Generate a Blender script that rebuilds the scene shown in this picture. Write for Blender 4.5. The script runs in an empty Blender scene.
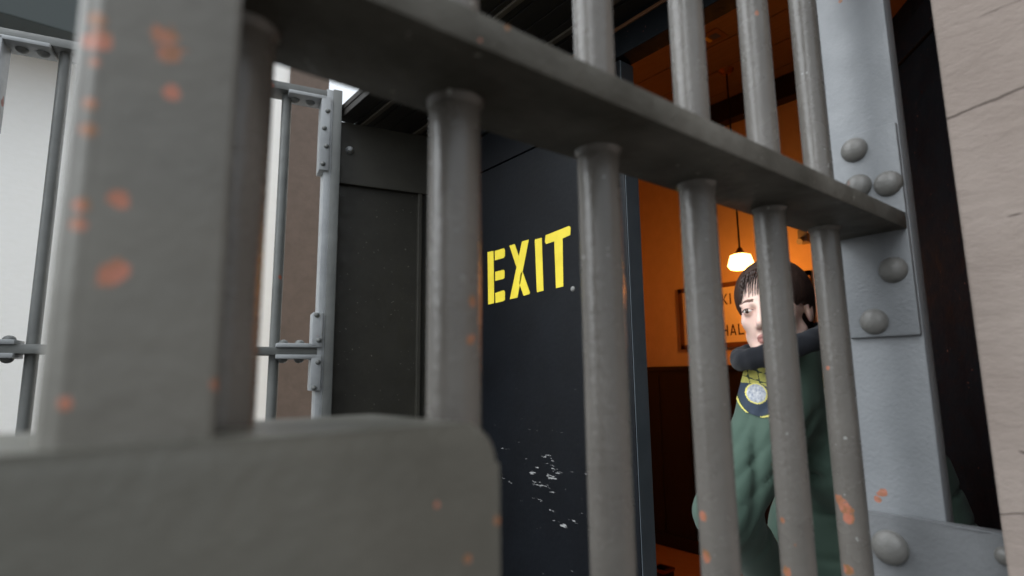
import bpy, bmesh, math, random
import numpy as np
from mathutils import Vector, Matrix
from mathutils.bvhtree import BVHTree
random.seed(7)
sin, cos, radians, pi = math.sin, math.cos, math.radians, math.pi
C = bpy.context.scene.collection
H = 1.40                       # camera height above the pavement

# ------------------------------------------------------------------ camera
FPX, PITCH, ROLL, YAW = 577.03, 0.15365, -0.01225, 0.89185
fw = np.array([cos(YAW)*cos(PITCH), sin(YAW)*cos(PITCH), sin(PITCH)])
r0 = np.array([sin(YAW), -cos(YAW), 0.0]); u0 = np.cross(r0, fw)
rt = cos(ROLL)*r0 + sin(ROLL)*u0; up = np.cross(rt, fw)
cd = bpy.data.cameras.new('camera'); cam = bpy.data.objects.new('camera', cd); C.objects.link(cam)
cd.sensor_width = 36; cd.lens = FPX/1024*36; cd.clip_start = 0.02
M4 = Matrix(((rt[0], up[0], -fw[0], 0), (rt[1], up[1], -fw[1], 0), (rt[2], up[2], -fw[2], H), (0, 0, 0, 1)))
cam.matrix_world = M4
cd.dof.use_dof = True; cd.dof.focus_distance = 1.9; cd.dof.aperture_fstop = 2.7
bpy.context.scene.camera = cam
def ray(x, y): return fw + (x-512)/FPX*rt + (288-y)/FPX*up
def at_depth(x, y, d): p = ray(x, y)*d; return Vector((p[0], p[1], p[2]+H))
def at_x(x, y, X): d = ray(x, y); p = d*X/d[0]; return Vector((p[0], p[1], p[2]+H))

# ------------------------------------------------------------------ materials
def new_mat(name):
    m = bpy.data.materials.new(name); m.use_nodes = True
    nt = m.node_tree; b = nt.nodes['Principled BSDF']; return m, nt, b
def N(nt, t, **kw):
    n = nt.nodes.new(t)
    for k, v in kw.items(): setattr(n, k, v)
    return n
def lin(r, g, b):
    f = lambda c: (c/255/12.92) if c/255 <= .04045 else ((c/255+.055)/1.055)**2.4
    return (f(r), f(g), f(b), 1)
def noise(nt, co, scale, detail=3, rough=.55, vscale=None):
    if vscale:
        mp = N(nt, 'ShaderNodeMapping'); mp.inputs['Scale'].default_value = vscale
        nt.links.new(co, mp.inputs['Vector']); co = mp.outputs[0]
    n = N(nt, 'ShaderNodeTexNoise'); n.inputs['Scale'].default_value = scale
    n.inputs['Detail'].default_value = detail; n.inputs['Roughness'].default_value = rough
    nt.links.new(co, n.inputs['Vector']); return n.outputs['Fac']
def ramp(nt, fac, stops):
    r = N(nt, 'ShaderNodeValToRGB'); e = r.color_ramp.elements
    e[0].position, e[0].color = stops[0]; e[1].position, e[1].color = stops[-1]
    for p, c in stops[1:-1]:
        k = e.new(p); k.color = c
    nt.links.new(fac, r.inputs[0]); return r.outputs[0]
def mix(nt, fac, a, b):
    m = N(nt, 'ShaderNodeMix', data_type='RGBA')
    if isinstance(fac, float): m.inputs[0].default_value = fac
    else: nt.links.new(fac, m.inputs[0])
    for s, v in ((6, a), (7, b)):
        if isinstance(v, tuple): m.inputs[s].default_value = v
        else: nt.links.new(v, m.inputs[s])
    return m.outputs[2]
def bump(nt, b, fac, strength, dist=.01):
    bp = N(nt, 'ShaderNodeBump'); bp.inputs['Strength'].default_value = strength; bp.inputs['Distance'].default_value = dist
    nt.links.new(fac, bp.inputs['Height']); nt.links.new(bp.outputs[0], b.inputs['Normal'])
W, K = (1, 1, 1, 1), (0, 0, 0, 1)
def paint(name, c1, c2, rough=.35, chip=None, chip_at=.70, chip_scale=9, bump_s=.25, bscale=60, spec=.5, speck=None, spots=()):
    """thick old gloss paint with brush bumps, dull patches and a few chips down to primer"""
    m, nt, b = new_mat(name)
    co = N(nt, 'ShaderNodeTexCoord').outputs['Object']
    col = ramp(nt, noise(nt, co, 7, 4), [(.35, c1), (.68, c2)])
    if chip:
        n = noise(nt, co, chip_scale, 2, .45)
        f = ramp(nt, n, [(chip_at, K), (chip_at+.025, W)])
        cc = ramp(nt, noise(nt, co, 40, 3), [(.35, chip), (.65, tuple(x*.55 for x in chip[:3])+(1,))])
        col = mix(nt, f, col, cc)
    if speck:
        f2 = ramp(nt, noise(nt, co, 95, 1, .4), [(.765, K), (.79, W)])
        col = mix(nt, f2, col, speck)
    if spots:
        wob = noise(nt, co, 46, 4, .65); tot = None
        for (px, py, pz, r) in spots:
            d = N(nt, 'ShaderNodeVectorMath', operation='DISTANCE'); nt.links.new(co, d.inputs[0]); d.inputs[1].default_value = (px, py, pz)
            q = N(nt, 'ShaderNodeMath', operation='MULTIPLY_ADD'); nt.links.new(d.outputs['Value'], q.inputs[0]); q.inputs[1].default_value = -.35/r; nt.links.new(wob, q.inputs[2])
            if tot is None: tot = q.outputs[0]
            else:
                x_ = N(nt, 'ShaderNodeMath', operation='MAXIMUM'); nt.links.new(tot, x_.inputs[0]); nt.links.new(q.outputs[0], x_.inputs[1]); tot = x_.outputs[0]
        f3 = ramp(nt, tot, [(.20, K), (.25, W)])
        c3 = ramp(nt, noise(nt, co, 60, 3), [(.4, chip), (.62, lin(128, 92, 62))])
        col = mix(nt, f3, col, c3)
    nt.links.new(col, b.inputs['Base Color'])
    rr = ramp(nt, noise(nt, co, 18, 3), [(.3, (rough-.08,)*3+(1,)), (.7, (rough+.14,)*3+(1,))])
    nt.links.new(rr, b.inputs['Roughness'])
    b.inputs['Specular IOR Level'].default_value = spec
    bump(nt, b, noise(nt, co, bscale, 5, .6), bump_s, .004)
    return m
def plain(name, c, rough=.6, bump_s=0, bscale=80, c2=None, spec=.5, metal=0, nscale=12, vscale=None):
    m, nt, b = new_mat(name)
    co = N(nt, 'ShaderNodeTexCoord').outputs['Object']
    if c2:
        nt.links.new(ramp(nt, noise(nt, co, nscale, 4, .6, vscale), [(.3, c), (.7, c2)]), b.inputs['Base Color'])
    else: b.inputs['Base Color'].default_value = c
    b.inputs['Roughness'].default_value = rough; b.inputs['Specular IOR Level'].default_value = spec; b.inputs['Metallic'].default_value = metal
    if bump_s: bump(nt, b, noise(nt, co, bscale, 4, .6, vscale), bump_s, .004)
    return m
ORANGE = lin(166, 106, 86)
def spots_y(Y, L):
    out = []
    for x, y, r in L:
        d = ray(x, y); p = d*Y/d[1]; out.append((p[0], p[1], p[2]+H, r))
    return out
GSP = spots_y(.3433, [(160, 34, .009), (170, 54, .008), (172, 93, .006), (110, 276, .009), (225, 345, .004), (222, 385, .005), (119, 198, .005)]) + spots_y(.347, [(96, 20, .0045), (96, 42, .006), (95, 65, .005), (90, 105, .0035), (89, 132, .005), (80, 205, .005), (78, 225, .004), (66, 405, .005)]) + spots_y(.333, [(468, 558, .003), (437, 505, .0025), (497, 520, .003), (60, 420, .006)])
def spots_bar(L):
    out = []
    for x, y, r in L:
        d = ray(x, y); best = None
        for k in range(-1, 5):
            cx, cy = X0+k*S, YG; a = d[0]**2+d[1]**2; b = -2*(d[0]*cx+d[1]*cy); c_ = cx*cx+cy*cy-R*R
            q = b*b-4*a*c_
            if q >= 0 and best is None: best = (-b-math.sqrt(q))/(2*a)
        if best: p = d*best; out.append((p[0], p[1], p[2]+H, r))
    return out
YG, S, X0, R = .436, .1988, .2845, .0241
BSP = spots_bar([(703, 516, .006), (706, 556, .007), (473, 300, .006), (472, 340, .007), (628, 270, .006), (782, 520, .005), (786, 572, .007), (846, 508, .012), (840, 500, .010), (849, 520, .010), (848, 570, .009), (757, 13, .005), (795, 545, .002), (828, 368, .004)])
PSP = [tuple(at_x(x, y, 1.2145))+(r,) for x, y, r in ((882, 493, .008), (878, 500, .006), (840, 1, .006), (876, 552, .007), (1000, 500, .004))]
M = {}
M['gate'] = paint('grey_gate_paint', lin(96, 94, 88), lin(106, 104, 97), .32, ORANGE, .80, 9, .3, 55, .5, None, GSP)
M['lock'] = paint('dark_lock_box_paint', lin(80, 79, 72), lin(92, 91, 84), .36, ORANGE, .80, 9, .35, 50, .5, None, GSP)  # gate paint in a darker tone, with the same chips
M['cross'] = paint('worn_shaded_crossbar_paint', lin(62, 60, 54), lin(98, 96, 90), .55, ORANGE, .80, 9, .8, 40, .22, lin(140, 138, 130), spots_y(.3433, [(507, 27, .003), (480, 40, .002)]))  # mottled wear, with the shade of the underside mixed into the tone
M['bar'] = paint('grey_bar_paint', lin(92, 88, 83), lin(104, 100, 95), .22, ORANGE, .80, 11, .25, 110, .5, lin(140, 140, 136), BSP)
M['post'] = paint('grey_post_paint', lin(116, 119, 122), lin(128, 131, 134), .38, ORANGE, .80, 8, .28, 150, .5, None, PSP)
M['strap'] = paint('grey_strap_paint', lin(104, 106, 108), lin(116, 118, 120), .38, ORANGE, .80, 8, .3, 120, .5, None, PSP)
M['rivet'] = paint('grey_rivet_paint', lin(104, 103, 100), lin(122, 120, 116), .33, ORANGE, .72, 20, .35, 120, .5)
M['bracket'] = paint('pale_lit_grey_paint', lin(140, 143, 145), lin(160, 163, 165), .42, lin(150, 80, 55), .72, 9, .3, 60)  # far gate's sky-lit faces: their brightness is put into this pale colour
M['twin'] = paint('far_gate_paint', lin(92, 94, 92), lin(106, 108, 106), .40, lin(165, 80, 50), .70, 6, .3, 60)
# black gloss door
def door_mat(name, c1, c2, rough):
    m, nt, b = new_mat(name)
    tc = N(nt, 'ShaderNodeTexCoord').outputs['Object']
    col = ramp(nt, noise(nt, tc, 4, 5, .6), [(.3, c1), (.7, c2)])
    sc = ramp(nt, noise(nt, tc, 30, 3, .5), [(.70, K), (.74, W)])
    d = N(nt, 'ShaderNodeVectorMath', operation='DISTANCE')
    mp = N(nt, 'ShaderNodeMapping'); mp.inputs['Scale'].default_value = (1, .7, 1.25)
    nt.links.new(tc, mp.inputs['Vector']); nt.links.new(mp.outputs[0], d.inputs[0])
    d.inputs[1].default_value = (1.65, 1.80*.7, (H-.41)*1.25)
    near = ramp(nt, d.outputs['Value'], [(.02, (.22,)*3+(1,)), (.10, (.13,)*3+(1,)), (.40, (.06,)*3+(1,)), (.7, K)])
    nt2 = noise(nt, tc, 30, 4, .6, (1, .35, 1.7))
    ad = N(nt, 'ShaderNodeMath', operation='ADD'); nt.links.new(nt2, ad.inputs[0]); nt.links.new(near, ad.inputs[1])
    f = ramp(nt, ad.outputs[0], [(.765, K), (.81, W)])
    col = mix(nt, f, col, lin(150, 150, 150))
    nt.links.new(col, b.inputs['Base Color'])
    b.inputs['Roughness'].default_value = rough; b.inputs['Specular IOR Level'].default_value = .25
    bump(nt, b, noise(nt, tc, 45, 4), .22, .004)
    return m
M['door'] = door_mat('black_door_paint', lin(10, 12, 16), lin(16, 19, 24), .36)
M['door_edge'] = paint('blue_grey_edge_paint', lin(78, 86, 92), lin(88, 96, 102), .4, None, bump_s=.2)
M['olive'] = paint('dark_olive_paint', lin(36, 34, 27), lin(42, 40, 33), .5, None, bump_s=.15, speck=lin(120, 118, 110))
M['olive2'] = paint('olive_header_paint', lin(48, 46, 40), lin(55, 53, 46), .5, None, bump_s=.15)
M['black'] = paint('black_steel_paint', lin(8, 12, 16), lin(13, 18, 22), .6, None, bump_s=.2, spec=.12, speck=lin(95, 60, 50))
M['soffit'] = plain('dark_soffit_wood', lin(30, 27, 24), .6, .3, 25, lin(38, 34, 30), vscale=(6, .6, 1))
M['batten'] = plain('soffit_batten_wood', lin(96, 90, 80), .55, .2, 25, lin(80, 72, 62))
M['yellow'] = plain('yellow_stencil_paint', lin(240, 218, 62), .55, .15, 60, lin(228, 204, 52))
M['frontwall'] = plain('hall_inner_plaster', lin(175, 150, 110), .8)
# stone
def stone():
    m, nt, b = new_mat('rough_cut_stone')
    co = N(nt, 'ShaderNodeTexCoord').outputs['Object']
    col = ramp(nt, noise(nt, co, 5, 6, .6), [(.3, lin(140, 128, 120)), (.7, lin(156, 144, 136))])
    # wavy horizontal cracks/joints
    sx = N(nt, 'ShaderNodeSeparateXYZ'); nt.links.new(co, sx.inputs[0])
    wv = noise(nt, co, 6, 4, .6)
    total = None
    for z0, amp, th, slope in ((H+.408, .03, .0022, .12), (H+.228, .025, .0016, .05), (H+.545, .03, .0014, .1), (H-.112, .02, .0018, -.45), (H-.20, .02, .0012, .2), (H-.55, .02, .002, 0), (H-.95, .02, .002, 0), (H+.9, .02, .002, 0)):
        a = N(nt, 'ShaderNodeMath', operation='MULTIPLY_ADD'); nt.links.new(wv, a.inputs[0]); a.inputs[1].default_value = amp; nt.links.new(sx.outputs[2], a.inputs[2])
        y = N(nt, 'ShaderNodeMath', operation='MULTIPLY_ADD'); nt.links.new(sx.outputs[1], y.inputs[0]); y.inputs[1].default_value = slope; nt.links.new(a.outputs[0], y.inputs[2])
        s = N(nt, 'ShaderNodeMath', operation='SUBTRACT'); nt.links.new(y.outputs[0], s.inputs[0]); s.inputs[1].default_value = z0+amp*.5+slope*.21
        ab = N(nt, 'ShaderNodeMath', operation='ABSOLUTE'); nt.links.new(s.outputs[0], ab.inputs[0])
        lt = N(nt, 'ShaderNodeMath', operation='LESS_THAN'); nt.links.new(ab.outputs[0], lt.inputs[0]); lt.inputs[1].default_value = th
        if total is None: total = lt.outputs[0]
        else:
            mx = N(nt, 'ShaderNodeMath', operation='MAXIMUM'); nt.links.new(total, mx.inputs[0]); nt.links.new(lt.outputs[0], mx.inputs[1]); total = mx.outputs[0]
    br = ramp(nt, noise(nt, co, 14, 2), [(.44, K), (.52, W)])
    ml = N(nt, 'ShaderNodeMath', operation='MULTIPLY'); nt.links.new(total, ml.inputs[0]); nt.links.new(br, ml.inputs[1])
    nt.links.new(mix(nt, ml.outputs[0], col, lin(98, 88, 82)), b.inputs['Base Color'])
    b.inputs['Roughness'].default_value = .9; b.inputs['Specular IOR Level'].default_value = .25
    h = N(nt, 'ShaderNodeMath', operation='SUBTRACT'); nt.links.new(noise(nt, co, 30, 8, .65, (1, .6, 1.3)), h.inputs[0]); nt.links.new(ml.outputs[0], h.inputs[1])
    bump(nt, b, h.outputs[0], .55, .008)
    return m
M['stone'] = stone()
M['ground'] = plain('worn_asphalt', lin(50, 48, 45), .9, .4, 120, lin(60, 58, 54))
M['white'] = plain('white_stucco', lin(247, 247, 244), .85, .7, 14, lin(250, 250, 248), vscale=(1, 1, 2.2))
M['brownwall'] = plain('brown_stucco', lin(100, 88, 80), .85, .6, 25, lin(110, 96, 88))
M['eave'] = plain('dark_grey_eave', lin(62, 70, 70), .6, .2, 20)
M['hallwall'] = plain('cream_plaster', lin(222, 190, 140), .8, .12, 30, lin(230, 198, 148))
M['hallceil'] = plain('brown_ceiling_boards', lin(112, 88, 68), .6, .2, 12, lin(124, 98, 76), vscale=(5, .4, 1))
M['darkwood'] = plain('dark_stained_wood', lin(30, 21, 15), .5, .2, 12, lin(40, 28, 20), vscale=(1, 4, .4))
M['hallfloor'] = plain('brown_hall_floor', lin(170, 120, 80), .45, .1, 12, lin(180, 128, 86))
M['signframe'] = plain('sign_frame_wood', lin(120, 80, 50), .5, .1, 30, lin(105, 70, 42))
M['signboard'] = plain('cream_sign_board', lin(238, 222, 180), .6)
M['signtext'] = plain('dark_brown_lettering', lin(66, 40, 22), .6)
M['cord'] = plain('black_cord', lin(30, 26, 24), .6)
M['brass'] = plain('brass', lin(170, 120, 60), .3, metal=1.0)
M['greybox'] = plain('grey_fixture', lin(130, 130, 128), .5)
M['blue'] = plain('blue_sticker', lin(50, 70, 120), .5); M['stickyellow'] = plain('yellow_sticker', lin(220, 190, 60), .5)
def emit(name, c, s):
    m, nt, b = new_mat(name); b.inputs['Emission Color'].default_value = c; b.inputs['Emission Strength'].default_value = s
    b.inputs['Base Color'].default_value = (.8, .6, .4, 1); return m
M['lampglass'] = emit('glowing_lamp_glass', (1, .50, .13, 1), 9)
M['trimgrey'] = plain('inner_lining_grey', lin(84, 84, 80), .55)
# person
def skin():
    m, nt, b = new_mat('pale_skin')
    co = N(nt, 'ShaderNodeTexCoord').outputs['Object']
    nt.links.new(ramp(nt, noise(nt, co, 30, 3), [(.3, lin(226, 190, 176)), (.7, lin(236, 204, 190))]), b.inputs['Base Color'])
    b.inputs['Roughness'].default_value = .5; b.inputs['Subsurface Weight'].default_value = .12; b.inputs['Subsurface Radius'].default_value = (.01, .004, .002)
    return m
M['skin'] = skin()
M['lip'] = plain('lips', lin(184, 128, 120), .4); M['brow'] = plain('brow', lin(96, 70, 58), .7)
M['hair'] = plain('dark_brown_hair', lin(46, 34, 30), .42, .8, 60, lin(66, 48, 41), vscale=(3, 3, .35), nscale=40)
def cloth(name, c1, c2, rough=.8):
    m, nt, b = new_mat(name)
    co = N(nt, 'ShaderNodeTexCoord').outputs['Object']
    nt.links.new(ramp(nt, noise(nt, co, 9, 4), [(.3, c1), (.7, c2)]), b.inputs['Base Color'])
    b.inputs['Roughness'].default_value = rough; b.inputs['Sheen Weight'].default_value = .12; b.inputs['Specular IOR Level'].default_value = .25
    bump(nt, b, noise(nt, co, 260, 3), .12, .002)
    return m
M['jacket'] = cloth('green_jacket_cloth', lin(68, 88, 78), lin(76, 96, 85))
M['fleece'] = cloth('black_fleece', lin(24, 26, 31), lin(34, 36, 42), .95)
M['trouser'] = cloth('dark_green_cloth', lin(40, 50, 46), lin(46, 56, 52))
M['boot'] = plain('black_leather', lin(25, 24, 23), .4, .1, 60)
M['eyewhite'] = plain('eye_white', lin(225, 220, 215), .25); M['iris'] = plain('brown_iris', lin(66, 48, 38), .2)
M['p_border'] = plain('patch_border_thread', lin(216, 206, 110), .7, .3, 300); M['p_gold'] = plain('patch_gold_thread', lin(196, 188, 96), .75, .4, 200, lin(150, 150, 78), nscale=70)
M['p_dark'] = plain('patch_green_ground', lin(46, 62, 48), .8); M['p_navy'] = plain('patch_navy_ground', lin(44, 56, 72), .8)
M['p_seal'] = plain('patch_seal_thread', lin(205, 205, 205), .7, .3, 200, lin(120, 130, 150), nscale=140)

# ------------------------------------------------------------------ object helpers
def link(name, me, parent=None, mats=()):
    o = bpy.data.objects.new(name, me); C.objects.link(o)
    for m in mats: me.materials.append(m)
    if parent: o.parent = parent
    return o
def build(name, bm, mat, parent=None, smooth=False, auto=None):
    me = bpy.data.meshes.new(name); bmesh.ops.recalc_face_normals(bm, faces=bm.faces[:]); bm.to_mesh(me); bm.free()
    if smooth or auto:
        for p in me.polygons: p.use_smooth = True
        if auto: 
            try: me.set_sharp_from_angle(angle=radians(auto))
            except Exception: pass
    return link(name, me, parent, (mat,))
def thing(name, label, cat, group=None):
    o = bpy.data.objects.new(name, None); C.objects.link(o); o.empty_display_size = .1
    o['label'] = label; o['category'] = cat
    if group: o['group'] = group
    return o
def tag(o, label, cat, group=None):
    o['label'] = label; o['category'] = cat
    if group: o['group'] = group
    return o
def struct(name, bm, mat, **k):
    o = build(name, bm, mat, **k); o['kind'] = 'structure'; return o
def box(bm, x0, x1, y0, y1, z0, z1, bev=0, seg=2, mtx=None):
    b = bmesh.new(); bmesh.ops.create_cube(b, size=1)
    for v in b.verts: v.co = Vector(((x0+x1)/2+v.co.x*(x1-x0), (y0+y1)/2+v.co.y*(y1-y0), (z0+z1)/2+v.co.z*(z1-z0)))
    if bev: bmesh.ops.bevel(b, geom=b.edges[:], offset=bev, segments=seg, affect='EDGES', profile=.5)
    if mtx: bmesh.ops.transform(b, matrix=mtx, verts=b.verts[:])
    me = bpy.data.meshes.new('t'); b.to_mesh(me); b.free(); bm.from_mesh(me); bpy.data.meshes.remove(me)
    return bm
def B(*a, **k): return box(bmesh.new(), *a, **k)
def tube(bm, p0, p1, r0, r1=None, seg=28, rings=1):
    p0, p1 = Vector(p0), Vector(p1); r1 = r0 if r1 is None else r1
    d = (p1-p0).normalized(); a = d.orthogonal().normalized(); b = d.cross(a); prev = None
    for k in range(rings+1):
        t = k/rings; c = p0.lerp(p1, t); r = r0+(r1-r0)*t
        ring = [bm.verts.new(c+a*(r*cos(2*pi*i/seg))+b*(r*sin(2*pi*i/seg))) for i in range(seg)]
        if prev:
            for i in range(seg): bm.faces.new((prev[i], prev[(i+1) % seg], ring[(i+1) % seg], ring[i]))
        else: bm.faces.new(ring[::-1])
        prev = ring
    bm.faces.new(prev); return bm
def dome(bm, c, n, r, h, seg=20, rings=6, skirt=0):
    """domed rivet or bolt head with its base on c, bulging along n"""
    c, n = Vector(c), Vector(n).normalized(); a = n.orthogonal().normalized(); b = n.cross(a)
    prof = [(r, -.004)] + [(r*cos(t*pi/2/rings), skirt+h*sin(t*pi/2/rings)) for t in range(rings)]
    prev = None
    for rr, hh in prof:
        ring = [bm.verts.new(c+n*hh+a*(rr*cos(2*pi*i/seg))+b*(rr*sin(2*pi*i/seg))) for i in range(seg)]
        if prev:
            for i in range(seg): bm.faces.new((prev[i], prev[(i+1) % seg], ring[(i+1) % seg], ring[i]))
        else: bm.faces.new(ring[::-1])
        prev = ring
    t = bm.verts.new(c+n*(h+skirt))
    for i in range(seg): bm.faces.new((prev[i], prev[(i+1) % seg], t))
    return bm
def prism(bm, pts, off):
    """closed outline (Vectors) pushed by the offset vector"""
    off = Vector(off); a = [bm.verts.new(Vector(p)) for p in pts]; b = [bm.verts.new(Vector(p)+off) for p in pts]; n = len(a)
    bm.faces.new(a); bm.faces.new(b[::-1])
    for i in range(n): bm.faces.new((a[i], b[i], b[(i+1) % n], a[(i+1) % n]))
    return bm

# ================================================================== NEAR BARRED GATE
YG, S, X0, R = .436, .1988, .2845, .0241
YF, YB = .3433, .4703                      # front and back of the flat members
ZC = H+.2593                               # underside of the crossbar
XP = 1.215                                 # hinge stile
gate = thing('barred_gate', 'large grey barred gate across the foreground with riveted hinge post and lock box', 'gate')
bm = bmesh.new()
prism(bm, [Vector((x, y, .06)) for x, y in ((.0120, YF), (.0740, YF), (.0740, YB), (-.0015, YB), (-.0015, .3520), (.0030, .3465))], (0, 0, H+.89))
bmesh.ops.bevel(bm, geom=[e for e in bm.edges if abs(e.verts[0].co.z-e.verts[1].co.z) > .5], offset=.003, segments=3, affect='EDGES')
build('stile', bm, M['gate'], gate, auto=50)
for k in range(-1, 5):
    bm = bmesh.new(); x = X0+k*S + (.008 if k == -1 else 0)
    tube(bm, (x, YG, .10), (x, YG, H+.93), R, seg=36, rings=24)
    for v in bm.verts:
        a = random.uniform(-.0004, .0004); v.co.x += a; v.co.y += a
    # weld fillets under the crossbar
    tube(bm, (x, YG, ZC-.007), (x, YG, ZC+.002), R+.0005, R+.0045, seg=36)
    build('bar', bm, M['bar'], gate, smooth=False, auto=50)
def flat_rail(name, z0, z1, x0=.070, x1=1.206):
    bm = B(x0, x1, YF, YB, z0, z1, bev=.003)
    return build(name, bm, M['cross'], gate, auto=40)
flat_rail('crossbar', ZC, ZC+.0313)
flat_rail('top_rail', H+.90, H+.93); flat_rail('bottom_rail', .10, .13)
# lock box: a thick plate with rounded corners
def rounded(x0, x1, z0, z1, r, y, seg=8):
    pts = []
    for cx, cz, a0 in ((x1-r, z1-r, 0), (x0+r, z1-r, 90), (x0+r, z0+r, 180), (x1-r, z0+r, 270)):
        for i in range(seg+1):
            a = radians(a0+90*i/seg); pts.append(Vector((cx+r*cos(a), y, cz+r*sin(a))))
    return pts
bm = bmesh.new(); prism(bm, rounded(-.12, .2555, H-.42, H-.0300, .030, .333), (0, .142, 0))
eds = [e for e in bm.edges if abs(e.verts[0].co.y-e.verts[1].co.y) < 1e-6]
bmesh.ops.bevel(bm, geom=eds, offset=.006, segments=3, affect='EDGES', profile=.5)
build('lock_box', bm, M['lock'], gate, auto=40)
# hinge stile, its rivet plate and hinge strap
build('hinge_stile', B(XP, XP+.042, .341, .463, .06, H+.95, bev=.003), M['post'], gate, auto=40)
pl = build('rivet_plate', B(XP-.011, XP+.001, .3425, .4615, H+.066, H+.466, bev=.003), M['post'], gate, auto=40)
xf = XP-.0105
for x_, y_ in ((853, 149.5), (887, 183), (892, 269.5), (873, 321.5), (857, 186)):
    p = at_x(x_, y_, xf-.006)
    build('rivet', dome(bmesh.new(), (xf, p.y, p.z), (-1, 0, 0), .0245, .017), M['rivet'], pl, smooth=True)
# hinge strap: flat over the stile, bent towards the masonry
bm = bmesh.new()
prof = [(XP-.021, .463), (XP-.021, .292), (XP-.028, .276), (XP-.030, .247), (XP-.010, .247), (XP-.008, .270), (XP-.001, .285), (XP-.001, .463)]
prism(bm, [Vector((x, y, H-.250)) for x, y in prof], (0, 0, -.17))
bmesh.ops.bevel(bm, geom=[e for e in bm.edges if abs(e.verts[0].co.z-e.verts[1].co.z) < 1e-6], offset=.003, segments=2, affect='EDGES')
st = build('hinge_strap', bm, M['strap'], gate, auto=35)
p = at_x(891, 547, XP-.02)
build('bolt', dome(bmesh.new(), (XP-.0215, p.y, p.z), (-1, 0, 0), .029, .016, skirt=.006), M['rivet'], st, auto=50)
build('bolt', dome(bmesh.new(), (XP-.0290, .2615, H-.283), (-1, 0, 0), .014, .010), M['rivet'], st, auto=50)

# ================================================================== TWIN GATE (other leaf, far side of the entrance)
A = radians(-13.2); T0 = Vector((1.1, 2.86, 0))
TM = Matrix.Translation(T0) @ Matrix.Rotation(A, 4, 'Z')      # local x runs along the leaf, hinge end at x = 0
twin = thing('barred_gate', 'distant grey barred gate leaf at left with bolted corner brackets', 'gate')
def tb(name, mat, parent, *a, **k): return build(name, B(*a, mtx=TM, **k), mat, parent, auto=40)
TY = .06
zt0, zt1 = H+1.452, H+1.492
YA, YZ = -.085, .042
tb('hinge_stile', M['bracket'], twin, -.055, -.020, YA, YZ, .12, H+1.50, bev=.004)  # lit side face of the stile, its light carried by the pale colour
tb('stile_shade_strip', M['twin'], twin, -.022, .024, YA-.004, YZ, .12, H+1.505, bev=.004)  # shaded face of the same stile, added as a strip in darker paint
tb('stile', M['bracket'], twin, -1.445, -1.394, YA, YZ, .12, H+1.50, bev=.004)
tb('top_rail', M['twin'], twin, -1.396, -.052, YA, YZ, H+1.452, H+1.492, bev=.003)
tb('crossbar', M['twin'], twin, -1.396, -.052, YA, YZ, H+.118, H+.156, bev=.003)
tb('bottom_rail', M['twin'], twin, -1.396, -.052, YA, YZ, .12, .16, bev=.003)
for k in range(6):
    bm = bmesh.new(); x = -.243-k*.185
    tube(bm, TM @ Vector((x, -.022, .14)), TM @ Vector((x, -.022, zt0+.01)), .0241, seg=24)
    build('bar', bm, M['twin'], twin, auto=50)
NF = TM.to_3x3() @ Vector((0, -1, 0))
def bracket(xin, sgn, zr, dirz, leg_h):
    '''angle bracket in a corner: one leg on the stile, one along the rail, each held by bolts'''
    bm = bmesh.new(); th = .018
    x0, x1 = sorted((xin-sgn*.022, xin+sgn*.026)); z0, z1 = sorted((zr, zr+dirz*leg_h))
    box(bm, x0, x1, YA-.016, YZ-.03, z0, z1, bev=.004, mtx=TM)
    x0, x1 = sorted((xin, xin+sgn*.185)); z0, z1 = sorted((zr-dirz*.002, zr+dirz*th))
    box(bm, x0, x1, YA-.016, YZ-.01, z0, z1, bev=.004, mtx=TM)
    br = build('bracket', bm, M['bracket'], twin, auto=40)
    nb = 4 if leg_h > .3 else 2
    for q in range(nb):
        z = zr+dirz*(leg_h*(.20+.72*q/(nb-1)))
        build('bolt', dome(bmesh.new(), TM @ Vector((xin+sgn*(.008 if q % 2 else -.006), YA-.0155, z)), NF, .013, .012, 12, 4), M['twin'], br, smooth=True)
    for q in (.075, .150):
        build('bolt', dome(bmesh.new(), TM @ Vector((xin+sgn*q, -.035, zr+dirz*th)), (0, 0, dirz), .024, .020, 14, 5), M['twin'], br, smooth=True)
for xin, sgn in ((-.055, -1), (-1.394, 1)):
    bracket(xin, sgn, zt0, -1, .40)
    bracket(xin, sgn, H+.156, 1, .17)
    bracket(xin, sgn, H+.118, -1, .17)

# ================================================================== ENTRANCE: masonry, soffit, recess, doors
g = struct('ground', B(-9, 1.75, -7, 11, -.12, 0), M['ground'])
struct('wall_right', B(1.10, 1.62, -3.2, .243, 0, H+1.37, bev=.004), M['stone'])
struct('wall_lintel', B(1.66, 1.75, -3.2, 2.86, H+1.40, H+2.3), M['stone'])
# soffit boards run along Y
bm = bmesh.new()
xs = np.linspace(1.115, 1.745, 8)
for i in range(7): box(bm, xs[i]+.003, xs[i+1]-.003, -.6, 2.85, H+1.372, H+1.412, bev=.003)
box(bm, 1.113, 1.748, -.6, 2.85, H+1.408, H+1.44, bev=.003)
sof = struct('ceiling_soffit', bm, M['soffit'])
bm = bmesh.new()
for x in (1.243, 1.525): box(bm, x-.012, x+.012, .05, 2.95, H+1.362, H+1.378, bev=.003)
build('batten', bm, M['batten'], sof)
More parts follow.
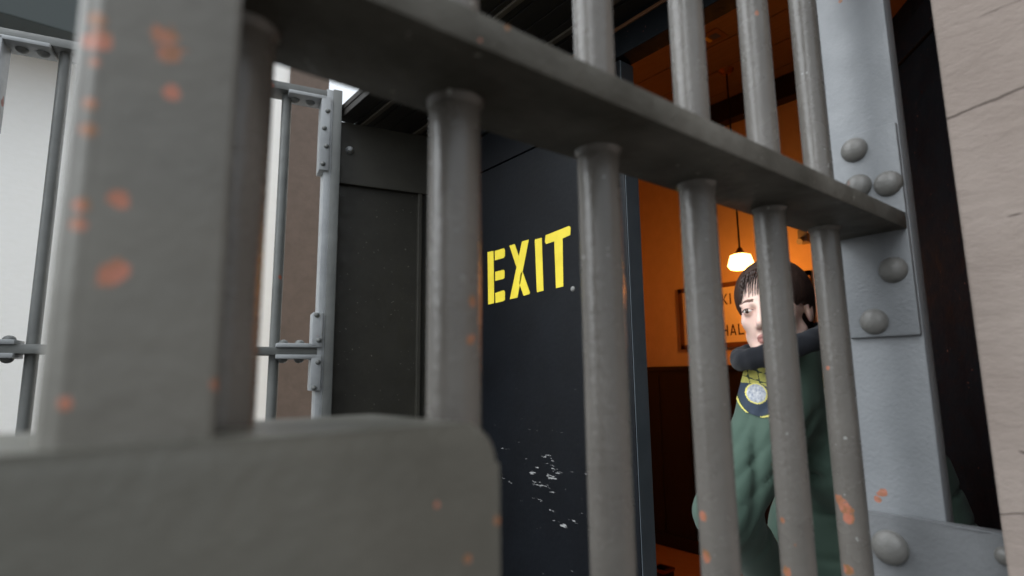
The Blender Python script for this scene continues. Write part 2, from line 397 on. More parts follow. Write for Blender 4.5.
# recess side panel, dark olive
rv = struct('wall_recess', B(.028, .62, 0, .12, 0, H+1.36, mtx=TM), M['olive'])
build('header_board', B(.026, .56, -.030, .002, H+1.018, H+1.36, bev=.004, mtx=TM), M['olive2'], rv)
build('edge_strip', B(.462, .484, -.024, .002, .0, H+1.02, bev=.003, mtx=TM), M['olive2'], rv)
build('bolt', dome(bmesh.new(), TM @ Vector((.078, -.029, H+1.205)), TM.to_3x3() @ Vector((0, -1, 0)), .022, .03, 8, 3), M['bracket'], rv, auto=30)
# black EXIT leaf
XD = 1.65
d1 = struct('door_1', B(XD, XD+.080, 1.360, 2.745, .01, H+1.028, bev=.003), M['door'])
build('transom_panel', B(XD+.002, XD+.080, 1.360, 2.745, H+1.036, H+1.224, bev=.003), M['door'], d1)
build('edge_plate', B(XD+.004, XD+.080, 1.3575, 1.362, .012, H+1.222, bev=.001), M['door_edge'], d1)
build('head_beam', B(XD-.015, XD+.075, .12, 2.745, H+1.226, H+1.372, bev=.004), M['black'], d1)
bm = B(XD-.022, XD-.012, .12, 2.745, H+1.332, H+1.346, bev=.002)
build('head_trim', bm, M['signframe'], d1)
# stencilled word, drawn where the paint lies on the door
def onto_door(x, y): p = at_x(470+x/2.878, 120+y/2.878, XD); return p
strokes = [
 [(51, 380), (68, 377), (70, 527), (53, 531)],
 [(72, 377), (98, 369), (101, 374), (101, 391), (97, 397), (72, 404)],
 [(73, 437), (97, 431), (100, 435), (100, 453), (97, 457), (73, 463)],
 [(73, 498), (97, 490), (101, 494), (101, 517), (97, 521), (74, 527)],
 [(150, 350), (170, 344), (137, 511), (115, 516)],
 [(114, 362), (129, 357), (141, 392), (134, 423)],
 [(147, 440), (152, 437), (173, 497), (171, 501), (155, 506), (142, 470)],
 [(187, 344), (207, 339), (212, 491), (193, 496)],
 [(218, 332), (285, 305), (290, 309), (289, 331), (267, 341), (269, 479), (248, 484), (243, 349), (220, 357), (216, 352)]]
bm = bmesh.new()
for s in strokes: prism(bm, [onto_door(*q)+Vector((-.0012, 0, 0)) for q in s], (.0016, 0, 0))
let = build('exit_lettering', bm, M['yellow'], d1); let['label'] = 'yellow stencilled word EXIT'
# small screw left of the letters' lower right
build('screw', dome(bmesh.new(), at_x(573, 289, XD), (-1, 0, 0), .012, .008, 10, 3), M['greybox'], d1)
# black inward-opened right leaf
LM = Matrix.Translation(Vector((1.75, .20, 0))) @ Matrix.Rotation(math.atan2(.669, .743), 4, 'Z')
d2 = struct('door_2', B(0, .95, -.05, 0, .015, H+1.215, bev=.003, mtx=LM), M['black'])
build('rail', B(.06, .9, -.002, .012, H+1.03, H+1.135, bev=.003, mtx=LM), M['black'], d2)
struct('trim_1', B(1.62, 1.76, -.6, .205, 0, H+1.226), M['black'])

# ================================================================== HALL INSIDE
HZ = H+2.2
struct('floor', B(1.72, 4.4, -1.2, 3.5, -.12, .0), M['hallfloor'])
struct('wall_back', B(4.20, 4.32, -1.2, 3.4, 0, HZ), M['hallwall'])
bm = B(4.165, 4.205, -1.2, 3.4, .002, H+.045)
for i in range(16): box(bm, 4.155, 4.17, -1.2+i*.29, -1.2+i*.29+.03, .1, H+.01, bev=.003)
box(bm, 4.14, 4.205, -1.2, 3.4, H+.04, H+.075, bev=.004); box(bm, 4.145, 4.17, -1.2, 3.4, .002, .1)
struct('trim_2', bm, M['darkwood'])
struct('wall_side', B(1.72, 4.32, 3.36, 3.5, 0, HZ), M['hallwall'])
struct('wall_end', B(1.72, 4.32, -1.25, -1.1, 0, HZ), M['hallwall'])
bm = B(1.712, 1.80, 1.46, 3.4, 0, HZ+.05); box(bm, 1.76, 1.80, -1.2, .20, 0, HZ+.05); box(bm, 1.745, 1.80, -1.2, 1.345, H+1.30, HZ+.05)
struct('wall_front', bm, M['frontwall'])
bm = bmesh.new()
xs = list(np.linspace(1.75, 4.3, 9))
for i in range(8): box(bm, xs[i]+.004, xs[i+1]-.004, -1.2, 3.4, HZ, HZ+.05, bev=.004)
box(bm, 1.75, 4.3, -1.2, 3.4, HZ+.045, HZ+.1)
struct('ceiling', bm, M['hallceil'])
# beam on the back wall below the ceiling
struct('trim_3', B(4.10, 4.21, -1.1, 3.36, HZ-.18, HZ-.002, bev=.006), M['darkwood'])
# framed sign
sg = thing('wall_sign', 'framed cream sign with dark lettering on the orange lit wall', 'sign')
def hb(x, y): return at_x(x, y, 4.19)
a, b_ = hb(679, 290), hb(681, 349)
ys0, zs0, zs1 = a.y, H+.215, H+.725; ys1 = ys0-1.10
build('frame', box(box(box(B(4.17, 4.20, ys0-.035, ys0, zs0, zs1), 4.17, 4.20, ys1, ys1+.035, zs0, zs1), 4.17, 4.2, ys1, ys0, zs0, zs0+.035), 4.17, 4.2, ys1, ys0, zs1-.035, zs1), M['signframe'], sg)
build('board', B(4.182, 4.20, ys1+.03, ys0-.03, zs0+.03, zs1-.03), M['signboard'], sg)
GL = {'K': [[(0, 0), (.2, 0), (.2, 1), (0, 1)], [(.2, .42), (.72, 1), (1, 1), (.42, .5), (1, 0), (.72, 0), (.28, .42), (.2, .36)]],
      'I': [[(0, 0), (.22, 0), (.22, 1), (0, 1)]],
      'H': [[(0, 0), (.2, 0), (.2, 1), (0, 1)], [(.8, 0), (1, 0), (1, 1), (.8, 1)], [(.2, .42), (.8, .42), (.8, .58), (.2, .58)]],
      'A': [[(0, 0), (.2, 0), (.5, .78), (.8, 0), (1, 0), (.6, 1), (.4, 1)], [(.27, .22), (.73, .22), (.68, .36), (.32, .36)]],
      'L': [[(0, 0), (.9, 0), (.9, .16), (.2, .16), (.2, 1), (0, 1)]]}
def word(txt, px, py, h):
    p = hb(px, py); bm = bmesh.new(); y = p.y
    for ch in txt:
        w = h*.62
        for st_ in GL[ch]: prism(bm, [Vector((4.1805, y-q[0]*w, p.z+q[1]*h)) for q in st_], (.003, 0, 0))
        y -= w*(.22 if ch == 'I' else 1)+h*.2
    return bm
build('lettering', word('KI', 722.5, 305, .085), M['signtext'], sg)
build('lettering', word('HAL', 723, 336, .085), M['signtext'], sg)
# pendant lamp
LP = at_depth(740.5, 262, 4.0)
lamp = thing('pendant_lamp', 'glowing orange pendant lamp hanging by a cord inside the hall', 'lamp')
bm = bmesh.new(); n = 8
def ringv(z, r): return [bm.verts.new(LP+Vector((r*cos(2*pi*i/n+.2), r*sin(2*pi*i/n+.2), z))) for i in range(n)]
rs = [ringv(.055, .045), ringv(.045, .072), ringv(-.02, .092), ringv(-.05, .07), ringv(-.055, .02)]
for q in range(4):
    for i in range(n): bm.faces.new((rs[q][i], rs[q][(i+1) % n], rs[q+1][(i+1) % n], rs[q+1][i]))
bm.faces.new(rs[0]); bm.faces.new(rs[-1][::-1])
build('lamp_shade', bm, M['lampglass'], lamp)
build('fitter_cap', tube(bmesh.new(), LP+Vector((0, 0, .05)), LP+Vector((0, 0, .10)), .036, .015, 16), M['brass'], lamp, auto=40)
build('cord', tube(bmesh.new(), LP+Vector((0, 0, .095)), Vector((LP.x, LP.y, HZ)), .006, seg=10), M['cord'], lamp)
build('ceiling_rose', tube(bmesh.new(), Vector((LP.x, LP.y, HZ-.03)), Vector((LP.x, LP.y, HZ)), .03, .055, 16), M['brass'], lamp, auto=40)
# small box on the hall floor
bx = thing('storage_box', 'small dark box with pale rim on the hall floor by the door', 'box')
pb = at_depth(662, 568, 3.9)
bxz = pb.z
def rim(bm, cx, cy, w, t, z0, z1):
    box(bm, cx-w, cx-w+t, cy-w, cy+w, z0, z1); box(bm, cx+w-t, cx+w, cy-w, cy+w, z0, z1)
    box(bm, cx-w+t, cx+w-t, cy-w, cy-w+t, z0, z1); box(bm, cx-w+t, cx+w-t, cy+w-t, cy+w, z0, z1); return bm
wb = .055
bm = rim(bmesh.new(), pb.x, pb.y, wb, .012, .002, bxz-.012); box(bm, pb.x-wb+.01, pb.x+wb-.01, pb.y-wb+.01, pb.y+wb-.01, .002, .03)
build('body', bm, M['darkwood'], bx)
build('rim', rim(bmesh.new(), pb.x, pb.y, wb+.006, .022, bxz-.014, bxz+.004), M['brass'], bx)
# small grey fixture on the back wall and a stickered plate on the ceiling
p = at_x(806, 237, 4.18)
fx = thing('wall_fixture', 'small grey box fixed to orange wall above the dark haired person', 'fixture')
build('housing', B(4.12, 4.20, p.y-.035, p.y+.035, p.z-.05, p.z+.05, bev=.01), M['greybox'], fx, auto=40)
build('spout', tube(bmesh.new(), (4.13, p.y, p.z-.02), (4.07, p.y, p.z-.05), .018, .022, 14), M['greybox'], fx, auto=40)
q = ray(713, 37); q = q*2.195/q[2]
tg = thing('ceiling_plate', 'small plate with blue and yellow marks on brown hall ceiling', 'plate')
build('plate', B(q[0]-.07, q[0]+.07, q[1]-.07, q[1]+.07, HZ-.006, HZ+.004, bev=.002), M['signframe'], tg)
build('mark', B(q[0]-.03, q[0]+.03, q[1]-.04, q[1]+.01, HZ-.008, HZ-.003), M['blue'], tg)
build('mark', B(q[0]-.035, q[0]+.035, q[1]+.025, q[1]+.05, HZ-.008, HZ-.003), M['stickyellow'], tg)

# ================================================================== BUILDING OUTSIDE AT LEFT
bd = thing('building', 'bright white stucco building with dark eave behind the distant gate', 'building')
build('wall', B(-5.0, 1.80, 6.0, 9.0, 0, H+3.35), M['white'], bd)
build('eave', B(-5.3, .45, 5.45, 9.2, H+2.74, H+3.9, bev=.01), M['eave'], bd)
build('corner_pier', B(1.80, 2.22, 5.96, 9.0, 0, H+3.36, bev=.01), M['brownwall'], bd)

# ================================================================== PERSON (surface nets over a distance field)
E1 = np.array([sin(YAW), -cos(YAW), 0]); E2 = np.array([cos(YAW), sin(YAW), 0])
def loc(px, py, d):
    P = ray(px, py)*d; return np.array([P@E1, P@E2, P[2]])
def to_world(p): q = p[..., 0:1]*E1+p[..., 1:2]*E2; q[..., 2] += p[..., 2]+H; return q
def nets(f, xs, ys, zs):
    ins = f < 0; nx, ny, nz = f.shape
    sl = lambda d: (slice(d[0], nx-1+d[0]), slice(d[1], ny-1+d[1]), slice(d[2], nz-1+d[2]))
    cn = [(i, j, k) for i in (0, 1) for j in (0, 1) for k in (0, 1)]
    cnt = sum(ins[sl(c)].astype(np.int8) for c in cn)
    mx = (cnt > 0) & (cnt < 8); ii, jj, kk = np.nonzero(mx); n = len(ii)
    idx = -np.ones(mx.shape, int); idx[mx] = np.arange(n)
    acc = np.zeros((n, 3)); w = np.zeros(n)
    ax = (xs, ys, zs)
    g = lambda c: f[ii+c[0], jj+c[1], kk+c[2]]
    pc = lambda c: np.stack([xs[ii+c[0]], ys[jj+c[1]], zs[kk+c[2]]], 1)
    for c in cn:
        for a in range(3):
            if c[a]: continue
            e = list(c); e[a] = 1
            fa, fb = g(c), g(e); cr = (fa < 0) != (fb < 0)
            t = np.where(cr, fa/np.where(cr, fa-fb, 1), 0)
            pa, pb2 = pc(c), pc(e)
            acc += np.where(cr[:, None], pa+(pb2-pa)*t[:, None], 0); w += cr
    V = acc/w[:, None]; Q = []
    for a in range(3):
        s0 = [slice(1, -1)]*3; s0[a] = slice(0, -1); s1 = list(s0); s1[a] = slice(1, None)
        A_, B_ = ins[tuple(s0)], ins[tuple(s1)]; cr = A_ != B_
        I = np.array(np.nonzero(cr)).T; o = np.ones(3, int); o[a] = 0; I = I+o
        b, c = [(1, 2), (2, 0), (0, 1)][a]
        eb = np.zeros(3, int); eb[b] = 1; ec = np.zeros(3, int); ec[c] = 1
        q = np.stack([idx[tuple((I-eb-ec).T)], idx[tuple((I-ec).T)], idx[tuple(I.T)], idx[tuple((I-eb).T)]], 1)
        fl = A_[cr]; q[~fl] = q[~fl][:, ::-1]; Q.append(q)
    return V, np.concatenate(Q)
class Field:
    def __init__(s, xs, ys, zs):
        s.ax = (np.asarray(xs, np.float64), np.asarray(ys, np.float64), np.asarray(zs, np.float64))
        s.f = np.full((len(xs), len(ys), len(zs)), 1.0)
    def sub(s, lo, hi):
        r = [slice(np.searchsorted(a, l), np.searchsorted(a, h)) for a, l, h in zip(s.ax, lo, hi)]
        P = np.stack(np.meshgrid(*[a[q] for a, q in zip(s.ax, r)], indexing='ij'), -1); return tuple(r), P
    def put(s, fn, lo, hi, k=.02, cut=False):
        r, P = s.sub(np.array(lo)-k*1.5-.02, np.array(hi)+k*1.5+.02)
        if P.size == 0: return
        d = fn(P); f = s.f[r]
        if cut: d = -d; h = np.clip(.5-.5*(d-f)/k*-1*-1, 0, 1) if False else np.clip(.5+.5*(d-f)/k, 0, 1); s.f[r] = f+(d-f)*h+k*h*(1-h)
        else: h = np.clip(.5+.5*(f-d)/k, 0, 1); s.f[r] = f+(d-f)*h-k*h*(1-h)
    def ell(s, c, rad, k=.02, rot=None, cut=False):
        c, rad = np.array(c, float), np.array(rad, float); m = rad.max()
        def fn(P):
            q = P-c
            if rot is not None: q = q@rot
            a = np.linalg.norm(q/rad, axis=-1); b = np.linalg.norm(q/rad**2, axis=-1)
            return a*(a-1)/np.maximum(b, 1e-6)
        s.put(fn, c-m, c+m, k, cut)
    def cap(s, a, b, ra, rb, k=.02, cut=False):
        a, b = np.array(a, float), np.array(b, float); m = max(ra, rb)
        def fn(P):
            ab = b-a; t = np.clip(((P-a)@ab)/(ab@ab), 0, 1)
            return np.linalg.norm(P-a-t[..., None]*ab, axis=-1)-(ra+(rb-ra)*t)
        s.put(fn, np.minimum(a, b)-m, np.maximum(a, b)+m, k, cut)
    def mesh(s, name, mats, parent, smooth_it=2, face_mat=None, grid_world=True):
        V, Q = nets(s.f, *s.ax)
        for _ in range(smooth_it):
            acc = np.zeros_like(V); n = np.zeros(len(V))
            for i in range(4):
                j = (i+1) % 4
                np.add.at(acc, Q[:, i], V[Q[:, j]]); np.add.at(n, Q[:, i], 1); np.add.at(acc, Q[:, j], V[Q[:, i]]); np.add.at(n, Q[:, j], 1)
            V = V*.5+.5*acc/n[:, None]
        Wd = to_world(V); me = bpy.data.meshes.new(name)
        me.from_pydata(Wd.tolist(), [], Q.tolist()); me.validate(); me.update()
        for p_ in me.polygons: p_.use_smooth = True
        o = link(name, me, parent, mats)
        if face_mat is not None:
            cen = V[Q].mean(1); me.polygons.foreach_set('material_index', face_mat(cen).astype(np.int32)); me.update()
        # outward normals
        bm = bmesh.new(); bm.from_mesh(me); bmesh.ops.recalc_face_normals(bm, faces=bm.faces[:]); bm.to_mesh(me); bm.free()
        return o
person = thing('person', 'person in a green jacket with shoulder patch looking out through the bars', 'person')
# joints in the view frame (right, away, up from the lens)
DH = 1.40
PHI = radians(40); TILT = radians(5)
Fv = np.array([-sin(PHI), -cos(PHI), 0]); Lv = np.array([cos(PHI), -sin(PHI), 0]); Uv = np.array([0, 0, 1.0])
Lv, Uv = Lv*cos(TILT)+Uv*sin(TILT), Uv*cos(TILT)-Lv*sin(TILT)       # head leans towards the picture's left
RH = np.stack([Lv, Fv, Uv], 1)                                       # columns: her left, forward, up
HC = loc(773, 312, 1.425)
def hd(x, y, z): return HC+RH@np.array([x, y, z])
neck0 = loc(806, 372, 1.50)
shL, elL, wrL = loc(781, 404, 1.42), loc(726, 512, 1.345), loc(775, 580, 1.50)
shR, elR, wrR = loc(893, 418, 1.56), loc(952, 536, 1.56), loc(905, 620, 1.72)
chest, belly, hips = loc(852, 440, 1.55), loc(838, 540, 1.54), loc(832, 640, 1.56)
hipc = hips.copy(); FLOOR = -H
def fine(lo, hi, flo, fhi, c, f_):
    return np.concatenate([np.arange(lo, flo, c), np.arange(flo, fhi, f_), np.arange(fhi, hi, c)])
fb = .0034
F = Field(fine(shL[0]-.20, shR[0]+.16, HC[0]-.12, HC[0]+.13, .013, fb), fine(1.20, 1.95, HC[1]-.13, HC[1]+.13, .013, fb), fine(FLOOR-.02, HC[2]+.17, HC[2]-.16, HC[2]+.17, .013, fb))
# trunk and limbs
F.ell(chest, (.155, .10, .17), .05); F.ell(belly, (.135, .10, .15), .05); F.ell(hips, (.16, .11, .13), .05)
F.cap(shL, elL, .048, .040, .04); F.cap(elL, wrL, .040, .027, .02); F.cap(shR, elR, .048, .040, .04); F.cap(elR, wrR, .040, .027, .02)
F.cap(neck0+np.array([0, 0, -.08]), shL+np.array([0, 0, -.02]), .045, .04, .04); F.cap(neck0+np.array([0, 0, -.08]), shR+np.array([0, 0, -.02]), .045, .04, .04)
for wr, el in ((wrL, elL), (wrR, elR)):           # hands in the pockets: palm, four fingers, thumb
    d = (wr-el)/np.linalg.norm(wr-el); sd = np.cross(d, [0, 0, 1.0]); sd /= np.linalg.norm(sd)
    F.ell(wr+d*.045, (.036, .03, .04), .015)
    for i, l in enumerate((.06, .07, .066, .05)):
        a = wr+d*.07+sd*(.027-.018*i); F.cap(a, a+d*l, .010, .008, .006)
    F.cap(wr+d*.02+sd*.03, wr+d*.07+sd*.062, .012, .009, .008)
for s in (-1, 1):
    hj = hipc+np.array([s*.085, 0, -.06]); kn = hj+np.array([s*.01, -.01, -.42]); an = np.array([kn[0], kn[1]+.02, FLOOR+.09])
    F.cap(hj, kn, .085, .058, .05); F.cap(kn, an, .055, .038, .04); F.cap(an, an+np.array([-.02, .15, -.05]), .04, .032, .03)
# neck and head
F.cap(neck0+np.array([0, 0, -.05]), hd(0, -.022, -.06), .060, .054, .03)
F.ell(hd(0, -.018, .038), (.076, .100, .088), .02, RH)
F.ell(hd(0, .030, -.030), (.058, .062, .082), .03, RH)
F.ell(hd(0, .060, -.096), (.024, .022, .020), .025, RH)
for s in (-1, 1):
    F.cap(hd(s*.052, .004, -.055), hd(s*.020, .062, -.098), .018, .015, .025)      # jaw line
    F.ell(hd(s*.040, .054, -.022), (.019, .018, .016), .02, RH)                    # cheekbone
    F.ell(hd(s*.033, .100, .002), (.019, .014, .011), .012, RH, cut=True)           # eye socket
    F.ell(hd(s*.032, .0775, .001), (.0145, .0145, .0135), .004, RH)                 # eyeball under the lids
    F.cap(hd(s*.016, .088, .017), hd(s*.048, .076, .018), .008, .006, .012)         # brow ridge
    F.ell(hd(s*.012, .094, -.040), (.0085, .009, .0075), .006, RH)                  # nostril wing
    e0 = hd(s*.076, -.022, -.004)
    F.ell(e0, (.009, .019, .032), .006, RH); F.ell(hd(s*.086, -.018, .002), (.008, .010, .018), .006, RH, cut=True)
F.cap(hd(0, .092, .010), hd(0, .112, -.034), .0085, .0115, .010)
F.ell(hd(0, .106, -.040), (.010, .010, .008), .006, RH)
for s in (-1, 1): F.ell(hd(s*.006, .108, -.050), (.0042, .007, .005), .003, RH, cut=True)
F.ell(hd(0, .086, -.0635), (.021, .011, .0058), .006, RH); F.ell(hd(0, .085, -.0745), (.018, .011, .0065), .006, RH)
F.cap(hd(-.019, .096, -.0690), hd(.019, .096, -.0690), .0022, .0022, .004, cut=True)
def fm(cen):
    h = (cen-HC)@RH; m = np.zeros(len(cen), int)
    lipz = np.abs(h[:, 2]+.069) < .0125*np.sqrt(np.clip(1-(h[:, 0]/.024)**2, 0, 1)); m[lipz & (h[:, 1] > .075)] = 1
    bz = .026-.35*np.abs(np.abs(h[:, 0])-.034)**1.0*.5
    m[(np.abs(h[:, 2]-bz) < .0042) & (np.abs(h[:, 0]) > .014) & (np.abs(h[:, 0]) < .055) & (h[:, 1] > .055)] = 2
    return m
F.mesh('body', (M['skin'], M['lip'], M['brow']), person, 1, fm)
# eyes: almond white with a brown iris, set in the lids
def ball(name, c, r, mat, sc=(1, 1, 1), parent=person):
    bm = bmesh.new(); bmesh.ops.create_uvsphere(bm, u_segments=24, v_segments=14, radius=1)
    for v in bm.verts: 
        q = RH@(np.array(v.co)*np.array(sc)*r); v.co = Vector(to_world((np.array(c)+q)[None])[0])
    return build(name, bm, mat, parent, smooth=True)
for s in (-1, 1):
    e = ball('eye', hd(s*.032, .0800, .0005), .0135, M['eyewhite'], (.95, .98, .48)); 
    ball('iris', hd(s*.032-.001*1, .0888, .0005), .0058, M['iris'], (1, .9, .98), e)
    bm = bmesh.new(); prev = None                                    # upper lash line
    pts = [hd(s*.032+.0145*t, .0905-.006*t*t, .0062-.006*t*t) for t in np.linspace(-1, 1, 9)]
    for a, b2 in zip(pts[:-1], pts[1:]): tube(bm, to_world(a[None])[0], to_world(b2[None])[0], .0016, seg=8)
    build('eyelash', bm, M['hair'], e)
# hair: cap, nape, fringe wisps
Hf = Field(np.arange(HC[0]-.15, HC[0]+.17, .004), np.arange(HC[1]-.17, HC[1]+.19, .004), np.arange(HC[2]-.15, HC[2]+.17, .004))
Hf.ell(hd(0, -.030, .043), (.091, .112, .096), .01, RH)
Hf.ell(hd(0, -.075, -.010), (.070, .050, .075), .03, RH)
Hf.ell(hd(0, -.125, .045), (.036, .034, .036), .02, RH)               # gathered at the back
Hf.ell(hd(0, .105, -.022), (.068, .088, .112), .012, RH, cut=True)       # face opening
for s in (-1, 1): Hf.ell(hd(s*.085, .012, -.035), (.045, .034, .046), .008, RH, cut=True)   # clear of the ears
def strandy(P):
    return None
hair = Hf.mesh('hair', (M['hair'],), person, 1)
bm = bmesh.new()
def onskull(x, z, off=.003):
    q = 1-(x/.076)**2-((z-.038)/.088)**2
    return np.array([x, -.018+.100*math.sqrt(max(q, .02))+off, z])
for i in range(22):
    x = -.066+.118*i/21+random.uniform(-.002, .002); L_ = random.uniform(.045, .075)*(1 if x < .02 else .7)
    z0 = .104-abs(x)*.35; pts = []
    for t in np.linspace(0, 1, 6):
        xx = x*(1+.05*t)-.012*t; zz = z0-L_*t
        pts.append(HC+RH@onskull(xx, zz, .009*(1-t)+.0035))
    for k in range(5):
        r0_, r1_ = .0024*(1-k/5)+.0005, .0024*(1-(k+1)/5)+.0005
        tube(bm, to_world(pts[k][None])[0], to_world(pts[k+1][None])[0], r0_, r1_, seg=8)
build('fringe', bm, M['hair'], hair, smooth=True)
# jacket
J = Field(np.arange(shL[0]-.28, shR[0]+.24, .0075), np.arange(1.16, 1.98, .0075), np.arange(hips[2]-.10, neck0[2]+.16, .0075))
J.ell(chest, (.195, .135, .215), .05); J.ell(belly, (.178, .138, .20), .06); J.ell(hips+np.array([0, 0, .03]), (.19, .145, .15), .06)
base = neck0+np.array([0, 0, -.045])
cc = loc(780, 341, 1.46)
J.cap(base, cc+np.array([.010, 0, -.062]), .105, .092, .05)
J.cap(base, shL, .078, .088, .06); J.cap(base, shR, .078, .082, .06)
J.cap(shL, elL, .088, .072, .04); J.cap(elL, wrL, .070, .054, .025)
J.ell(loc(846, 432, 1.455), (.15, .12, .19), .05)
J.cap(shR, elR, .086, .066, .03); J.cap(elR, wrR, .062, .050, .018)
# cloth folds: ridges across the sleeves that sag from the armpit, softer ones over the back
P = np.stack(np.meshgrid(*J.ax, indexing='ij'), -1)
u_, v_, w_ = P[..., 0], P[..., 1], P[..., 2]
arm = np.clip(1-np.linalg.norm(P-(shL*.45+elL*.55), axis=-1)/.24, 0, 1)
ph = (u_*.80-w_*(-.60)*-1)
crease = lambda ph, sh: -np.exp(-(np.sin(ph)/sh)**2)
fold = -.017*arm*crease(34*(.80*u_-.58*w_+.12*v_)+1.5*np.sin(10*w_+4*u_)+.4, .38)-.010*arm*crease(58*(.74*u_-.40*w_-.3*v_)+2.0*np.sin(13*w_), .30)
back = np.clip((u_-(shL[0]+.05))/.10, 0, 1)
fold += -.013*back*crease(19*(.80*u_+.42*w_)+1.4*np.sin(11*w_+2), .30)-.008*back*crease(30*(w_-.25*u_)+1.0*np.sin(9*u_), .25)
J.f = J.f+fold
J.cap(loc(816, 478, 1.40), loc(800, 500, 1.40), .012, .006, .02, cut=True)      # armpit crease
jk = J.mesh('jacket', (M['jacket'],), person, 1)
# collar: thick dark fleece roll
cc = loc(785, 345, 1.405); t_ = radians(18)
ca, cb, cn_ = np.array([cos(t_), 0, sin(t_)]), np.array([0, 1.0, 0.05]), np.array([-sin(t_), 0, cos(t_)])
CF = Field(np.arange(cc[0]-.2, cc[0]+.2, .005), np.arange(cc[1]-.2, cc[1]+.2, .005), np.arange(cc[2]-.14, cc[2]+.14, .005))
def colr(P_):
    q = P_-cc; a, b, n_ = q@ca, q@cb, q@cn_
    rr = np.sqrt((a/1.05)**2+(b/.95)**2)-.110; rr = rr+.10*n_
    return (np.sqrt((rr/.017)**2+(n_/.026)**2)-1)*.017+.0015*np.sin(140*a+60*n_)*np.sin(120*b+90*n_)
CF.put(colr, cc-.17, cc+.17, .004)
CF.mesh('collar', (M['fleece'],), person, 1)
# shoulder patch laid onto the sleeve
bm0 = bmesh.new(); bm0.from_mesh(jk.data); tree = BVHTree.FromBMesh(bm0); bm0.free()
pc_px, pc_py = 763, 388
def shield(s, t):
    """s -1..1 across, t 0 (top) .. 1 (tip): >0 inside"""
    wdt = .92+.10*sin(pi*t) if t < .55 else 1.02*math.sqrt(max(0, 1-((t-.55)/.47)**2))
    wdt = wdt*(.80+.20*min(1, abs(t-.06)/.10)) if t < .16 else wdt
    top = .05*(1-abs(s))+.03*cos(s*6); 
    return min(wdt-abs(s), (t-top)*2.2)
PAX = np.array([.32, 0, .95]); PAX /= np.linalg.norm(PAX)          # patch 'up' along the sleeve
pcn = loc(pc_px, pc_py, 1.30)
vd = np.array([0.36, .93, .02]); vd /= np.linalg.norm(vd); sx_ = np.cross(vd, PAX); sx_ /= np.linalg.norm(sx_); PAX = np.cross(sx_, vd)
nS, nT, wP, hP = 64, 84, .056, .138
cells = {}; verts = []; vid = {}; faces = []; fmats = []
def hit(s, t):
    o_ = pcn+sx_*(s*wP)+PAX*((.5-t)*hP); ow = Vector(to_world(o_[None])[0]); dw = Vector(vd[0]*E1+vd[1]*E2+np.array([0, 0, vd[2]]))
    h_ = tree.ray_cast(ow, dw, .5); 
    return (h_[0]+h_[1]*.0022) if h_[0] is not None else None
def vert(i, j):
    if (i, j) not in vid:
        p_ = hit(-1.1+2.2*i/nS, j/nT)
        vid[(i, j)] = None if p_ is None else len(verts)
        if p_ is not None: verts.append(tuple(p_))
    return vid[(i, j)]
for i in range(nS):
    for j in range(nT):
        s, t = -1.1+2.2*(i+.5)/nS, (j+.5)/nT; dd = shield(s, t)
        if dd <= 0: continue
        q4 = [vert(i, j), vert(i+1, j), vert(i+1, j+1), vert(i, j+1)]
        if None in q4: continue
        rs_ = math.hypot((s+.12)*wP, (t-.64)*hP)
        if dd < .10: mi = 0
        elif dd < .16: mi = 2
        elif rs_ < .021: mi = 4
        elif rs_ < .024: mi = 0
        elif t < .46+.10*(1-abs(s)**2)*0+.10*abs(s): mi = 2 if abs(sin(s*7+t*13)+.9*sin(t*29-s*8+1)) < .22 else 1
        else: mi = 3
        faces.append(q4); fmats.append(mi)
me = bpy.data.meshes.new('shoulder_patch'); me.from_pydata(verts, [], faces); me.update()
pt = link('shoulder_patch', me, person, (M['p_border'], M['p_gold'], M['p_dark'], M['p_navy'], M['p_seal']))
me.polygons.foreach_set('material_index', fmats)
sm = pt.modifiers.new('thickness', 'SOLIDIFY'); sm.thickness = .003; sm.offset = 1
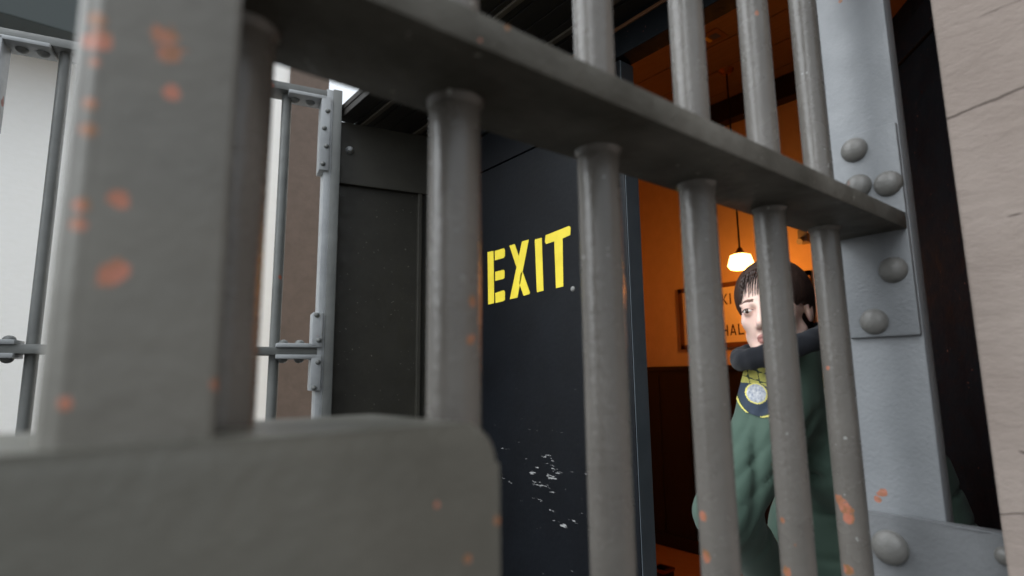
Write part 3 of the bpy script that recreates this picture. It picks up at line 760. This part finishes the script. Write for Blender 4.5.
# trousers and boots
TF = Field(np.arange(hipc[0]-.24, hipc[0]+.24, .012), np.arange(hipc[1]-.2, hipc[1]+.24, .012), np.arange(FLOOR+.03, hipc[2]+.06, .012))
BF = Field(np.arange(hipc[0]-.24, hipc[0]+.24, .008), np.arange(hipc[1]-.2, hipc[1]+.34, .008), np.arange(FLOOR-.03, FLOOR+.32, .008))
TF.ell(hipc, (.178, .13, .14), .04)
for s in (-1, 1):
    hj = hipc+np.array([s*.085, 0, -.06]); kn = hj+np.array([s*.01, -.01, -.42]); an = np.array([kn[0], kn[1]+.02, FLOOR+.09])
    TF.cap(hj, kn, .102, .080, .04); TF.cap(kn, an, .080, .072, .03)
    BF.cap(an+np.array([0, 0, .16]), an, .066, .056, .02); BF.cap(an+np.array([0, -.01, -.045]), an+np.array([-.03, .17, -.048]), .052, .046, .02)
BF.f = np.maximum(BF.f, (FLOOR+.004)-np.stack(np.meshgrid(*BF.ax, indexing='ij'), -1)[..., 2])
TF.mesh('trousers', (M['trouser'],), person, 2); BF.mesh('boots', (M['boot'],), person, 1)

# ================================================================== LIGHT
w = bpy.data.worlds.new('sky'); bpy.context.scene.world = w; w.use_nodes = True
nt = w.node_tree; bg = nt.nodes['Background']
tc = N(nt, 'ShaderNodeTexCoord'); sx = N(nt, 'ShaderNodeSeparateXYZ'); nt.links.new(tc.outputs['Generated'], sx.inputs[0])
nz = noise(nt, tc.outputs['Generated'], 2.2, 4)
ma = N(nt, 'ShaderNodeMath', operation='MULTIPLY_ADD'); nt.links.new(nz, ma.inputs[0]); ma.inputs[1].default_value = .10; nt.links.new(sx.outputs[2], ma.inputs[2])
nt.links.new(ramp(nt, ma.outputs[0], [(0.0, (.50, .50, .50, 1)), (.10, (.66, .68, .70, 1)), (.30, (.74, .82, .90, 1)), (.9, (1.2, 1.25, 1.3, 1))]), bg.inputs['Color'])
bg.inputs['Strength'].default_value = 1.12
def light(name, kind, energy, color, locn, size=.1, aim=None, angle=None):
    l = bpy.data.lights.new(name, kind); l.energy = energy; l.color = color
    if kind == 'SUN': l.angle = angle
    elif kind == 'POINT': l.shadow_soft_size = size
    o = bpy.data.objects.new(name, l); C.objects.link(o); o.location = locn
    if aim: o.rotation_euler = Vector(aim).to_track_quat('-Z', 'Y').to_euler()
    return o
light('overcast_sun', 'SUN', 4.2, (.93, .97, 1), (0, 0, 6), aim=(.72, -.18, -.62), angle=radians(75))
light('hall_lamp_light', 'POINT', 11, (1, .30, .035), LP+Vector((0, 0, -.16)), .08)

sc = bpy.context.scene
sc.view_settings.view_transform = 'Standard'; sc.view_settings.look = 'None'; sc.view_settings.exposure = 0; sc.view_settings.gamma = 1
sc.view_settings.use_curve_mapping = False
